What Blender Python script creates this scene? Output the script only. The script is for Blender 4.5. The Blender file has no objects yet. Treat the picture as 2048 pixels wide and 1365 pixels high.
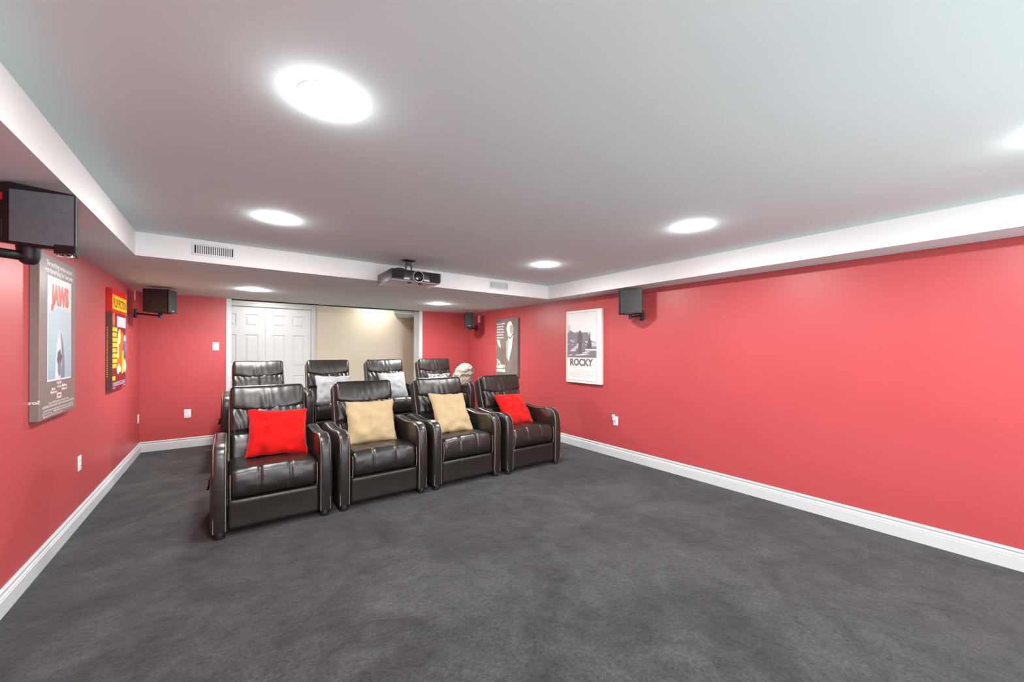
import bpy, bmesh, math, random
from mathutils import Vector, Matrix, noise
random.seed(7)
S = bpy.context.scene
C = S.collection
PI = math.pi

# ------------------------------------------------------------------ camera
YAW, ROLL = math.radians(36.3317), math.radians(0.2044)
F_PX, HY, CAM_Z = 770.9, 698.92, 1.397
fwd = Vector((math.sin(YAW), math.cos(YAW), 0)); rgt = Vector((math.cos(YAW), -math.sin(YAW), 0)); up = Vector((0, 0, 1))
r2 = rgt*math.cos(ROLL) + up*math.sin(ROLL); u2 = -rgt*math.sin(ROLL) + up*math.cos(ROLL)
cd = bpy.data.cameras.new('camera'); cam = bpy.data.objects.new('camera', cd); C.objects.link(cam)
cam.matrix_world = Matrix(((r2.x, u2.x, -fwd.x, 0), (r2.y, u2.y, -fwd.y, 0), (r2.z, u2.z, -fwd.z, CAM_Z), (0, 0, 0, 1)))
cd.sensor_width = 36; cd.lens = F_PX/2048*36; cd.shift_y = (HY-682.5)/2048; cd.clip_start = .02
S.camera = cam

# ------------------------------------------------------------------ world and exposure
w = bpy.data.worlds.new('world'); S.world = w; w.use_nodes = True
w.node_tree.nodes['Background'].inputs[0].default_value = (1, 1, 1, 1)
w.node_tree.nodes['Background'].inputs[1].default_value = 0.6
S.view_settings.view_transform = 'Standard'; S.view_settings.look = 'None'
S.view_settings.gamma = 1; S.view_settings.use_curve_mapping = False
S.view_settings.exposure = 0.12
LAMP = 425.0        # emission of the recessed lights
HALL = 112.0
SCREEN = 6.0  # strength of the fill glow added to the unseen screen

# room measures
XL, XR, YB, YF, ZL, ZH = -.952, 4.059, 7.08, -1.6, 2.13, 2.318
BL, BR, BY = -.595, 3.748, 4.215

# ------------------------------------------------------------------ materials
def mat(name, col, rough=.6, metal=0, spec=.5, emis=None, es=0, bump=None, coat=0, var=None, alpha=1, sheen=0):
    m = bpy.data.materials.new(name); m.use_nodes = True; nt = m.node_tree; N = nt.nodes; L = nt.links
    b = N['Principled BSDF']; I = b.inputs
    I['Base Color'].default_value = (*col, 1); I['Roughness'].default_value = rough; I['Metallic'].default_value = metal
    I['Specular IOR Level'].default_value = spec; I['Coat Weight'].default_value = coat; I['Alpha'].default_value = alpha
    I['Sheen Weight'].default_value = sheen
    if emis: I['Emission Color'].default_value = (*emis, 1); I['Emission Strength'].default_value = es
    tc = N.new('ShaderNodeTexCoord')
    prev = None
    for sc, st, dist in (bump or []):
        n = N.new('ShaderNodeTexNoise'); n.inputs['Scale'].default_value = sc; n.inputs['Detail'].default_value = 4
        L.new(tc.outputs['Object'], n.inputs['Vector'])
        bp = N.new('ShaderNodeBump'); bp.inputs['Strength'].default_value = st; bp.inputs['Distance'].default_value = dist
        L.new(n.outputs['Fac'], bp.inputs['Height'])
        if prev: L.new(prev.outputs['Normal'], bp.inputs['Normal'])
        prev = bp
    if prev: L.new(prev.outputs['Normal'], I['Normal'])
    if var:
        sc, c2, lo, hi, det = var
        n = N.new('ShaderNodeTexNoise'); n.inputs['Scale'].default_value = sc; n.inputs['Detail'].default_value = det
        L.new(tc.outputs['Object'], n.inputs['Vector'])
        r = N.new('ShaderNodeValToRGB'); r.color_ramp.elements[0].position = lo; r.color_ramp.elements[1].position = hi
        r.color_ramp.elements[0].color = (*c2, 1); r.color_ramp.elements[1].color = (*col, 1)
        L.new(n.outputs['Fac'], r.inputs['Fac']); L.new(r.outputs['Color'], I['Base Color'])
    return m

def srgb(r, g, b):
    return tuple(((c/255)/12.92 if c/255 <= .04045 else ((c/255+.055)/1.055)**2.4) for c in (r, g, b))

M = {}
M['red'] = mat('red_wall_paint', (.48, .075, .080), .40, spec=.4, bump=[(220, .12, .002), (3, .05, .01)], var=(1.5, (.465, .070, .075), .3, .7, 2))
M['ceil'] = mat('ceiling_paint_bounce_offset', (.68, .835, .835), .9, spec=.1, bump=[(90, .08, .002)], var=(2, (.667, .82, .82), .3, .7, 2))  # cool tint worked into the colour to offset red bounce off the walls
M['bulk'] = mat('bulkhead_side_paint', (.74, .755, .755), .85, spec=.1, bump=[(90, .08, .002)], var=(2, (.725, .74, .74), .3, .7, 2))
M['white'] = mat('white_trim_paint', (.60, .63, .64), .4, bump=[(30, .03, .002)])
M['door'] = mat('white_door_paint', (.74, .765, .79), .4, bump=[(60, .04, .002)])
M['beige'] = mat('beige_wall_paint', srgb(216, 206, 190), .8, spec=.2, bump=[(120, .08, .002)], var=(2, srgb(213, 203, 187), .3, .7, 2))
M['leather'] = mat('dark_brown_leather', (.017, .0135, .0112), .34, spec=.68, bump=[(260, .15, .0012), (30, .10, .006), (7, .16, .02)], var=(6, (.012, .0098, .0082), .35, .65, 3))
M['leather_side'] = mat('dark_brown_vinyl', (.021, .0165, .0138), .42, spec=.55, bump=[(300, .12, .001), (10, .12, .01)], var=(8, (.016, .013, .011), .3, .7, 3))
M['stitch'] = mat('cream_stitching', srgb(172, 160, 142), .6, bump=[(400, .5, .001)], var=(180, srgb(120, 108, 92), .35, .5, 1))
M['foot'] = mat('black_plastic', (.010, .010, .012), .45, var=(20, (.014, .014, .016), .3, .7, 2))
M['black'] = mat('matt_black_casing', (.016, .016, .018), .38, spec=.5, bump=[(250, .08, .001)], var=(14, (.012, .012, .014), .3, .7, 2))
M['cloth_black'] = mat('black_grille_cloth', (.014, .014, .015), .85, bump=[(600, .5, .001)], var=(500, (.022, .022, .024), .4, .6, 1))
M['vinyl_grey'] = mat('vinyl_with_reflection_tone', (.17, .235, .27), .45, spec=.5, bump=[(45, .25, .003), (9, .1, .01)], var=(26, (.13, .185, .215), .3, .7, 6))  # bluish reflected light is put into this grey
M['chrome'] = mat('chrome', (.85, .85, .85), .15, metal=1, var=(30, (.8, .8, .8), .3, .7, 1))
M['glass_dark'] = mat('dark_lens_glass', (.004, .004, .006), .05, coat=1, var=(9, (.006, .006, .01), .3, .7, 1))
M['grey_case'] = mat('grey_plastic', (.52, .58, .59), .4, bump=[(250, .08, .001)], var=(14, (.50, .56, .57), .3, .7, 2))
M['slot'] = mat('dark_slot', (.006, .006, .006), .9, var=(30, (.009, .009, .009), .3, .7, 1))
M['plate'] = mat('white_switch_plastic', (.86, .86, .87), .3, var=(30, (.83, .83, .84), .3, .7, 1))
M['lens'] = mat('lit_lamp_lens', (1, 1, 1), .5, emis=(1, .985, .96), es=LAMP)
M['lens_hall'] = mat('lit_hall_lamp_lens', (1, 1, 1), .5, emis=(1, .93, .84), es=HALL)
M['lens_rear'] = mat('lit_rear_lamp_lens', (1, 1, 1), .5, emis=(1, .985, .96), es=LAMP*1.8)
M['soffit'] = mat('bulkhead_underside_light_lift', (.71, .89, .89), .9, spec=.1, bump=[(90, .08, .002)], var=(2, (.70, .875, .875), .3, .7, 2))  # brighter, cooler copy of the bulkhead paint; stands in for missing neutral light
M['screen'] = mat('screen_cloth_added_glow', (.9, .9, .9), .8, emis=(.88, .97, 1), es=SCREEN)
M['pale_floor'] = mat('pale_laminate_floor', (.62, .58, .52), .4, var=(6, (.56, .52, .46), .3, .7, 4))
def fab(n, c, c2, sc=14): return mat(n, c, .85, spec=.2, bump=[(500, .35, .0012), (9, .2, .012)], var=(sc, c2, .3, .7, 4), sheen=.15)
M['pil_red'] = fab('red_velvet', srgb(200, 6, 4), srgb(180, 5, 4))
M['pil_tan'] = fab('tan_canvas', srgb(184, 163, 128), srgb(176, 155, 119))
M['pil_grey'] = fab('pale_grey_linen', srgb(150, 152, 155), srgb(140, 142, 145))
M['blanket'] = fab('taupe_fleece', srgb(160, 149, 136), srgb(138, 128, 116), 24)

def carpet_mat():
    m = bpy.data.materials.new('charcoal_carpet'); m.use_nodes = True; nt = m.node_tree; N = nt.nodes; L = nt.links
    b = N['Principled BSDF']; b.inputs['Roughness'].default_value = .95; b.inputs['Specular IOR Level'].default_value = .1
    b.inputs['Sheen Weight'].default_value = .15
    tc = N.new('ShaderNodeTexCoord')
    def nz(sc, det, dist=0, rough=.5):
        n = N.new('ShaderNodeTexNoise'); n.inputs['Scale'].default_value = sc; n.inputs['Detail'].default_value = det
        n.inputs['Distortion'].default_value = dist; n.inputs['Roughness'].default_value = rough
        L.new(tc.outputs['Object'], n.inputs['Vector']); return n
    def rng(n, a, b2, c, d):
        r = N.new('ShaderNodeMapRange'); r.inputs[1].default_value = a; r.inputs[2].default_value = b2
        r.inputs[3].default_value = c; r.inputs[4].default_value = d; L.new(n.outputs['Fac'], r.inputs[0]); return r
    def mul(x, y):
        q = N.new('ShaderNodeMath'); q.operation = 'MULTIPLY'; L.new(x.outputs[0], q.inputs[0]); L.new(y.outputs[0], q.inputs[1]); return q
    a = rng(nz(1.5, 6, .9, .55), .36, .64, .66, 1.34)      # pressed and brushed pile
    c = rng(nz(7, 5, .5, .6), .35, .65, .74, 1.26)
    d = rng(nz(55, 4, 0, .7), .32, .68, .50, 1.50)
    e = rng(nz(260, 3, 0, .7), .32, .68, .40, 1.60)
    q = mul(mul(a, c), mul(d, e))
    cm = N.new('ShaderNodeVectorMath'); cm.operation = 'SCALE'; cm.inputs[0].default_value = (.030, .0315, .0325)
    L.new(q.outputs[0], cm.inputs['Scale']); L.new(cm.outputs[0], b.inputs['Base Color'])
    bp = N.new('ShaderNodeBump'); bp.inputs['Strength'].default_value = .8; bp.inputs['Distance'].default_value = .006
    L.new(nz(240, 3).outputs['Fac'], bp.inputs['Height'])
    bp2 = N.new('ShaderNodeBump'); bp2.inputs['Strength'].default_value = .35; bp2.inputs['Distance'].default_value = .03
    L.new(nz(9, 4).outputs['Fac'], bp2.inputs['Height']); L.new(bp.outputs['Normal'], bp2.inputs['Normal'])
    L.new(bp2.outputs['Normal'], b.inputs['Normal'])
    return m
M['carpet'] = carpet_mat()

def floral_mat():
    m = mat('black_on_white_floral_print', srgb(165, 163, 160), .85, bump=[(500, .3, .001)])
    nt = m.node_tree; N = nt.nodes; L = nt.links; tc = N.new('ShaderNodeTexCoord')
    v = N.new('ShaderNodeTexVoronoi'); v.inputs['Scale'].default_value = 24; v.feature = 'DISTANCE_TO_EDGE'
    n = N.new('ShaderNodeTexNoise'); n.inputs['Scale'].default_value = 30; L.new(tc.outputs['Object'], n.inputs['Vector'])
    ad = N.new('ShaderNodeVectorMath'); ad.operation = 'MULTIPLY_ADD'; ad.inputs[1].default_value = (.03, .03, .03)
    L.new(n.outputs['Color'], ad.inputs[0]); L.new(tc.outputs['Object'], ad.inputs[2]); L.new(ad.outputs[0], v.inputs['Vector'])
    r = N.new('ShaderNodeValToRGB'); r.color_ramp.elements[0].position = .09; r.color_ramp.elements[1].position = .13
    r.color_ramp.elements[0].color = (.03, .03, .03, 1); r.color_ramp.elements[1].color = (*srgb(165, 163, 160), 1)
    L.new(v.outputs['Distance'], r.inputs['Fac']); L.new(r.outputs['Color'], N['Principled BSDF'].inputs['Base Color'])
    return m
M['floral'] = floral_mat()

# ------------------------------------------------------------------ helpers
def obj(name, bm, m, parent=None, smooth=False, kind=None, label=None):
    me = bpy.data.meshes.new(name); bm.normal_update(); bm.to_mesh(me); bm.free()
    for mm in (m if isinstance(m, (list, tuple)) else [m]): me.materials.append(mm)
    if smooth:
        me.polygons.foreach_set('use_smooth', [True]*len(me.polygons))
        me.set_sharp_from_angle(angle=math.radians(50))
    o = bpy.data.objects.new(name, me); C.objects.link(o)
    if parent: o.parent = parent
    if kind: o['kind'] = kind
    if label: o['label'] = label
    return o
def tag(o, label, cat, group=None):
    o['label'] = label; o['category'] = cat
    if group: o['group'] = group
    return o
def thing(name, label, cat, loc=(0, 0, 0), rotz=0, group=None):
    o = bpy.data.objects.new(name, None); C.objects.link(o); o.empty_display_size = .1
    o.location = loc; o.rotation_euler = (0, 0, rotz)
    return tag(o, label, cat, group)
def box(bm, x0, x1, y0, y1, z0, z1, bev=0, seg=2, mtx=None, mi=0):
    vs = [bm.verts.new((x, y, z)) for x in (x0, x1) for y in (y0, y1) for z in (z0, z1)]
    if mtx is not None:
        for v in vs: v.co = mtx @ v.co
    q = [(0, 1, 3, 2), (4, 6, 7, 5), (0, 4, 5, 1), (2, 3, 7, 6), (0, 2, 6, 4), (1, 5, 7, 3)]
    fs = [bm.faces.new([vs[i] for i in f]) for f in q]
    for f in fs: f.material_index = mi
    if bev:
        es = list({e for f in fs for e in f.edges})
        r = bmesh.ops.bevel(bm, geom=es, offset=bev, segments=seg, affect='EDGES', profile=.5, clamp_overlap=True)
        for f in r['faces']: f.material_index = mi
    return bm
def B(): return bmesh.new()
def prism(bm, pts, axis, a, b):
    """pts 2D polygon extruded along axis from a to b"""
    def P(p, t): return {'x': (t, p[0], p[1]), 'y': (p[0], t, p[1]), 'z': (p[0], p[1], t)}[axis]
    lo = [bm.verts.new(P(p, a)) for p in pts]; hi = [bm.verts.new(P(p, b)) for p in pts]; n = len(pts)
    fs = [bm.faces.new(lo), bm.faces.new(hi[::-1])] + [bm.faces.new((lo[i], hi[i], hi[(i+1) % n], lo[(i+1) % n])) for i in range(n)]
    bmesh.ops.recalc_face_normals(bm, faces=fs)
    return fs
def tube(bm, pts, r, n=6, closed=False):
    pts = [Vector(p) for p in pts]; rings = []; m = len(pts)
    for i, p in enumerate(pts):
        d = (pts[(i+1) % m]-pts[i-1]) if closed else (pts[min(i+1, m-1)]-pts[max(i-1, 0)])
        d.normalize(); a = d.cross(Vector((0.13, .37, .92)));
        if a.length < 1e-3: a = d.cross(Vector((1, 0, 0)))
        a.normalize(); b = d.cross(a); rr = r[i] if isinstance(r, (list, tuple)) else r
        rings.append([bm.verts.new(p+rr*(a*math.cos(k*2*PI/n)+b*math.sin(k*2*PI/n))) for k in range(n)])
    for i in range(m if closed else m-1):
        A, D = rings[i], rings[(i+1) % m]
        for k in range(n): bm.faces.new((A[k], A[(k+1) % n], D[(k+1) % n], D[k]))
    if not closed: bm.faces.new(rings[0][::-1]); bm.faces.new(rings[-1])
    return bm
def lathe(bm, prof, n=32, mtx=None):
    """prof: (radius, z) list"""
    rings = []
    for r, z in prof:
        if r < 1e-6: rings.append([bm.verts.new((0, 0, z))])
        else: rings.append([bm.verts.new((r*math.cos(k*2*PI/n), r*math.sin(k*2*PI/n), z)) for k in range(n)])
    fs = []
    for A, D in zip(rings, rings[1:]):
        for k in range(n):
            a = [A[k % len(A)], A[(k+1) % len(A)], D[(k+1) % len(D)], D[k % len(D)]]
            q = []
            for v in a:
                if v not in q: q.append(v)
            if len(q) > 2: fs.append(bm.faces.new(q))
    if mtx is not None:
        for R in rings:
            for v in R: v.co = mtx @ v.co
    bmesh.ops.recalc_face_normals(bm, faces=fs)
    return bm
def pad(bm, sx, sy, sz, r, n=(24, 12, 12), f=None):
    """rounded box centred on the origin; f(co) deforms it"""
    h = (sx/2, sy/2, sz/2); r = min(r, *h)
    cache = {}
    def V(p):
        k = tuple(round(c, 5) for c in p)
        if k not in cache:
            q = Vector([max(-h[i]+r, min(h[i]-r, p[i])) for i in range(3)]); d = Vector(p)-q
            c = q + (d.normalized()*r if d.length > 1e-7 else d)
            if f: c = Vector(f(c))
            cache[k] = bm.verts.new(c)
        return cache[k]
    def grid(i, j, k, s):
        for a in range(n[i]):
            for b in range(n[j]):
                q = []
                for da, db in ((0, 0), (1, 0), (1, 1), (0, 1)):
                    p = [0, 0, 0]
                    def cc(t, hh):   # denser near the edges
                        t = 2*t-1; return hh*(math.sin(t*PI/2)*.35+t*.65)
                    p[i] = cc((a+da)/n[i], h[i]); p[j] = cc((b+db)/n[j], h[j]); p[k] = s*h[k]; q.append(V(p))
                if len(set(q)) == 4: bm.faces.new(q if s > 0 else q[::-1])
    for i, j, k in ((0, 1, 2), (1, 2, 0), (2, 0, 1)):
        for s in (-1, 1): grid(i, j, k, s)
    return bm
def copy_tree(o, parent=None):
    c = o.copy(); C.objects.link(c)
    if parent: c.parent = parent
    for ch in kids[o.name] if o.name in kids else [x for x in o.children]: copy_tree(ch, c)
    return c
kids = {}
def g(x, c, s): return math.exp(-((x-c)/s)**2)

# ------------------------------------------------------------------ the setting
obj('floor', box(B(), XL-.1, XR+.1, YF-.1, YB+.27, -.1, 0), M['carpet'], kind='structure')
obj('ceiling', box(B(), XL-.1, XR+.1, YF-.1, YB, ZH, ZH+.1), M['ceil'], kind='structure')
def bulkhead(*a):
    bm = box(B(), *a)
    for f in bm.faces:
        f.normal_update(); f.material_index = 1 if abs(f.normal.z) < .5 else 0  # undersides take the light-lifting tint, upright faces the plain paint
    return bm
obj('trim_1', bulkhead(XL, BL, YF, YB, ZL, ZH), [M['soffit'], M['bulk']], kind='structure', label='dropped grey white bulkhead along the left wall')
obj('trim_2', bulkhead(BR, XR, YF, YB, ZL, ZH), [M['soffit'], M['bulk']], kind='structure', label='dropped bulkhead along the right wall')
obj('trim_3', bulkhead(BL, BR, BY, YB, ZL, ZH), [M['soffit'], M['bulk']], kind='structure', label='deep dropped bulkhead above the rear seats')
obj('wall_left', box(B(), XL-.1, XL, YF-.1, YB, 0, ZH), M['red'], kind='structure')
obj('wall_right', box(B(), XR, XR+.1, YF-.1, YB, 0, ZH), M['red'], kind='structure')
obj('wall_front', box(B(), XL-.1, XR+.1, YF-.1, YF, 0, ZH), M['red'], kind='structure')
OX0, OX1, TH = .035, 2.968, .25
obj('wall_back', box(B(), XL-.1, OX0-.02, YB, YB+TH, 0, ZL), M['red'], kind='structure')
obj('wall_back_right', box(B(), OX1+.02, XR+.1, YB, YB+TH, 0, ZL), M['red'], kind='structure')
obj('wall_back_header', box(B(), XL-.1, XR+.1, YB, YB+TH, ZL, ZH+.3), M['ceil'], kind='structure')
# white opening surround
n = 4
for x0, x1, cx0, cx1 in ((OX0-.02, OX0, OX0-.065, OX0+.0), (OX1, OX1+.02, OX1, OX1+.068)):
    bm = B(); box(bm, x0, x1, YB, YB+TH, 0, ZL); box(bm, cx0, cx1, YB-.014, YB, 0, ZL, bev=.003)
    obj('trim_%d' % n, bm, M['white'], kind='structure', label='white casing and jamb of the wide rear opening'); n += 1
obj('trim_6', box(B(), OX0, OX1, YB-.012, YB+.012, ZL-.014, ZL), M['slot'], kind='structure', label='thin dark strip painting the shadow gap under the header of the rear opening')  # dark strip stands in for the shadow gap between ceiling and header
# unseen projection screen behind the viewer, its glow added as front fill light
t = thing('projection_screen', 'wide projection screen on the front wall behind the viewer, glow added as fill light', 'screen', (1.55, YF+.001, 1.08))
obj('screen_frame', box(B(), -1.65, 1.65, 0, .03, -.83, .83), M['foot'], t)
obj('screen_cloth', box(B(), -1.6, 1.6, .03, .034, -.78, .78), M['screen'], t)
# baseboards
def base_profile():
    return [(0, 0), (.016, 0), (.016, .085), (.0125, .0875), (.0145, .092), (.0145, .097), (.009, .103), (.0075, .110), (.010, .115), (.0125, .119), (.0125, .127), (.006, .1345), (0, .1356)]
def baseboard(name, p0, p1, nx, ny):
    bm = B(); prof = base_profile(); n_ = len(prof); rings = []
    for p in (p0, p1): rings.append([bm.verts.new((p[0]+nx*d, p[1]+ny*d, z)) for d, z in prof])
    for i in range(n_-1): bm.faces.new((rings[0][i], rings[0][i+1], rings[1][i+1], rings[1][i]))
    bm.faces.new(rings[0]); bm.faces.new(rings[1][::-1]); bmesh.ops.recalc_face_normals(bm, faces=bm.faces)
    obj(name, bm, M['white'], kind='structure')
baseboard('baseboard_left', (XL, YF), (XL, YB), 1, 0)
baseboard('baseboard_right', (XR, YF), (XR, YB), -1, 0)
baseboard('baseboard_back', (XL, YB), (OX0-.066, YB), 0, -1)
baseboard('baseboard_back_right', (OX1+.069, YB), (XR, YB), 0, -1)
# carpeted riser under the rear seats
RZ = .17
obj('floor_riser', box(B(), -.08, 3.5, 5.2, YB-.02, 0, RZ, bev=.012, seg=3), M['carpet'], kind='structure', label='low carpeted platform under the rear seats')

# hallway beyond the opening
HY1, HZ, HC = 8.38, .12, 2.42
obj('floor_hall', box(B(), -.8, 3.9, YB+TH+.02, HY1+.1, -.1, HZ), M['pale_floor'], kind='structure')
obj('ceiling_hall', box(B(), -.8, 3.9, YB+TH, HY1+.1, HC, HC+.1), M['ceil'], kind='structure')
obj('wall_hall_left', box(B(), -.9, -.8, YB+TH, HY1, 0, HC), M['beige'], kind='structure')
obj('wall_hall_right', box(B(), 3.9, 4.0, YB+TH, HY1, 0, HC), M['beige'], kind='structure')
DXR, DXM, DXL, DZ = 1.295, .545, -.205, 2.15
bm = B(); box(bm, -.9, DXL, HY1, HY1+.1, 0, HC); box(bm, DXR, 4.0, HY1, HY1+.1, 0, HC); box(bm, DXL, DXR, HY1, HY1+.1, DZ, HC)
obj('wall_hall_back', bm, M['beige'], kind='structure')
# corner duct soffit
bm = B(); prism(bm, [(2.60, 7.42), (3.25, 7.40), (3.25, 8.36), (2.98, 8.37)], 'z', 2.09, HC)
obj('trim_7', bm, M['ceil'], kind='structure', label='white angled duct soffit in the hall corner')
bm = B()
cw = .075
for x0, x1, z0, z1 in ((DXL-cw, DXL, HZ, DZ+cw), (DXR, DXR+cw, HZ, DZ+cw), (DXL, DXR, DZ, DZ+cw)):
    box(bm, x0, x1, HY1-.018, HY1, z0, z1, bev=.004)
box(bm, DXL-cw, DXR+cw, HY1-.026, HY1-.018, DZ+cw-.018, DZ+cw, bev=.002)
box(bm, DXR+cw-.016, DXR+cw, HY1-.026, HY1-.018, HZ, DZ+cw, bev=.002)
obj('trim_8', bm, M['white'], kind='structure', label='white moulded casing round the double doors')
def six_panel_door(name, x0, x1):
    z0, z1, y = HZ+.01, DZ-.006, HY1+.012
    root = obj(name, box(B(), x0, x1, y+.012, y+.042, z0, z1), M['door'], kind='structure')
    W = x1-x0; st = W*.145; mid = W*.17; pw = (W-2*st-mid)/2
    zs = [(z1-.345, z1-.135), (z1-1.10, z1-.50), (z0+.2, z1-1.26)]
    bm = B()
    for a, b in ((x0, x0+st), (x0+st+pw, x0+st+pw+mid), (x1-st, x1)): box(bm, a, b, y, y+.012, z0, z1)
    zz = [z1]+[q for p in zs for q in (p[1], p[0])]+[z0]
    for i in range(0, len(zz), 2):
        for a in (x0+st, x0+st+pw+mid): box(bm, a, a+pw, y, y+.012, zz[i+1], zz[i])
    obj('door_frame', bm, M['door'], root)
    for a in (x0+st, x0+st+pw+mid):
        for b, t in zs:
            bm = B(); m_ = .012; k = .045
            o_ = [(a+m_, b+m_), (a+pw-m_, b+m_), (a+pw-m_, t-m_), (a+m_, t-m_)]; i_ = [(a+k, b+k), (a+pw-k, b+k), (a+pw-k, t-k), (a+k, t-k)]
            O = [bm.verts.new((p[0], y+.0115, p[1])) for p in o_]; I = [bm.verts.new((p[0], y+.003, p[1])) for p in i_]
            bm.faces.new(I)
            for q in range(4): bm.faces.new((O[q], O[(q+1) % 4], I[(q+1) % 4], I[q]))
            bmesh.ops.recalc_face_normals(bm, faces=bm.faces); 
            obj('door_panel', bm, M['door'], root)
six_panel_door('door_1', DXL+.003, DXM-.002)
six_panel_door('door_2', DXM+.002, DXR-.003)

# ------------------------------------------------------------------ recessed lights
def downlight(x, y, z, label, m='lens', r=.088, group='recessed ceiling lights'):
    t = thing('recessed_light', label, 'ceiling light', (x, y, z), 0, group)
    bm = B(); lathe(bm, [(r+.006, 0), (r+.005, -.0015), (r+.001, -.002), (r-.002, -.002), (r-.002, 0)], 40); obj('trim_ring', bm, M['white'], t, True)
    bm = B(); lathe(bm, [(r+.003, -.002), (r*.98, -.0065), (r*.8, -.0105), (r*.4, -.013), (0, -.014)], 40); obj('lamp_lens', bm, M[m], t, True)
    return t
downlight(.285, 1.545, ZH, 'large bright recessed light nearest the viewer, left half of the tray ceiling')
downlight(.275, 3.185, ZH, 'recessed light in tray ceiling just before the larger vent grille')
downlight(2.78, 1.52, ZH, 'recessed light in tray ceiling nearest to the right wall bulkhead')
downlight(2.775, 3.17, ZH, 'recessed light in tray ceiling right of the projector')
downlight(.25, 5.8, ZL, 'recessed light in rear bulkhead above the left rear recliner', 'lens_rear')
downlight(2.745, 5.745, ZL, 'recessed light in rear bulkhead above the right rear recliner', 'lens_rear')
downlight(.285, -.1, ZH, 'recessed light in tray ceiling behind the viewer on the left', group='recessed lights behind the viewer')
downlight(2.78, -.1, ZH, 'recessed light in tray ceiling behind the viewer on the right', group='recessed lights behind the viewer')
downlight(2.5, 8.0, HC, 'warm recessed light in the hall ceiling beside the beige wall', 'lens_hall', group='hall ceiling lights')
downlight(.55, 7.85, HC, 'warm recessed light in the hall ceiling before the white double doors', 'lens_hall', group='hall ceiling lights')

# ------------------------------------------------------------------ vents
def vent(x0, x1, z0, z1, y, ns, label):
    t = thing('vent_grille', label, 'vent', ((x0+x1)/2, y, (z0+z1)/2)); w2, h2 = (x1-x0)/2, (z1-z0)/2
    obj('backing', box(B(), -w2, w2, -.001, 0, -h2, h2), M['slot'], t)
    bm = B(); e = .016
    for a in ((-w2-e, w2+e, h2, h2+e), (-w2-e, w2+e, -h2-e, -h2), (-w2-e, -w2, -h2, h2), (w2, w2+e, -h2, h2)):
        box(bm, a[0], a[1], -.007, 0, a[2], a[3])
    obj('grille_frame', bm, M['white'], t)
    bm = B()
    for i in range(ns):
        x = -w2+(i+1)*(2*w2)/(ns+1); R = Matrix.Translation((x, -.004, 0)) @ Matrix.Rotation(math.radians(28), 4, 'Z')
        box(bm, -.0045, .0045, -.0025, .0025, -h2, h2, mtx=R)
    obj('slats', bm, M['white'], t, kind='stuff')
vent(-.234, .03, 2.201, 2.27, BY, 17, 'white vent grille in the bulkhead above the left doorway side, left of projector')
vent(2.748, 3.013, 2.2, 2.276, BY, 22, 'white vent grille in the bulkhead right of the projector')

# ------------------------------------------------------------------ wall plates
def plate(name, label, cat, origin, normal, kind_, group='white wall plates', w_=.076, h_=.118):
    rz = {'-y': 0, 'x': PI/2, '-x': -PI/2}[normal]
    t = thing(name, label, cat, origin, rz, group)
    bm = B(); box(bm, -w_/2, w_/2, -.007, 0, -h_/2, h_/2, bev=.003); obj('cover_plate', bm, M['plate'], t, True)
    if kind_ == 'switch':
        bm = B(); box(bm, -.006, .006, -.018, -.006, -.010, .012, bev=.002); obj('toggle', bm, M['plate'], t)
    elif kind_ == 'outlet':
        for s in (-1, 1):
            bm = B(); box(bm, -.017, .017, -.009, -.006, s*.02-.014, s*.02+.014, bev=.002); so = obj('socket', bm, M['plate'], t)
            bm = B()
            for x in (-.007, .007): box(bm, x-.0012, x+.0012, -.0096, -.0088, s*.02-.004, s*.02+.006)
            obj('slots', bm, M['slot'], so)
    return t
plate('light_switch', 'white toggle switch plate on the rear red wall beside the wide opening', 'light switch', (-.15, YB, 1.424), '-y', 'switch')
plate('wall_outlet', 'white outlet plate low on the rear red wall left of the recliners', 'outlet', (-.463, YB, .474), '-y', 'outlet')
plate('wall_outlet', 'white outlet plate low on the left wall below the farther poster', 'outlet', (XL, 4.488, .481), 'x', 'outlet')
plate('wall_outlet', 'white outlet plate low on the left wall close to the room corner', 'outlet', (XL, 6.96, .466), 'x', 'outlet')
plate('wall_outlet', 'white outlet plate on the right wall holding a plug-in night light', 'outlet', (XR, 3.235, .470), '-x', 'outlet')
t = thing('night_light', 'small white rounded night light plugged into the right wall outlet', 'night light', (XR-.009, 3.252, .5), -PI/2)
bm = B(); pad(bm, .038, .028, .085, .014, (6, 6, 8)); bmesh.ops.translate(bm, vec=(0, -.0145, .012), verts=bm.verts); obj('light_body', bm, M['plate'], t, True)
bm = B(); pad(bm, .03, .02, .03, .009, (5, 5, 5)); bmesh.ops.translate(bm, vec=(0, -.03, .035), verts=bm.verts); obj('shade', bm, M['plate'], t, True)
tag(obj('cable_tag', box(B(), XL, XL+.004, 6.70, 6.73, 2.0, 2.12), M['plate']), 'narrow white cable cover strip at the ceiling beside the left rear speaker', 'cable cover')
tag(obj('cable_tag', box(B(), XR-.006, XR, 6.60, 6.68, 1.93, 2.07, bev=.002), M['plate']), 'small white junction cover high on the right wall behind the rear corner speaker', 'cable cover')

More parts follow.
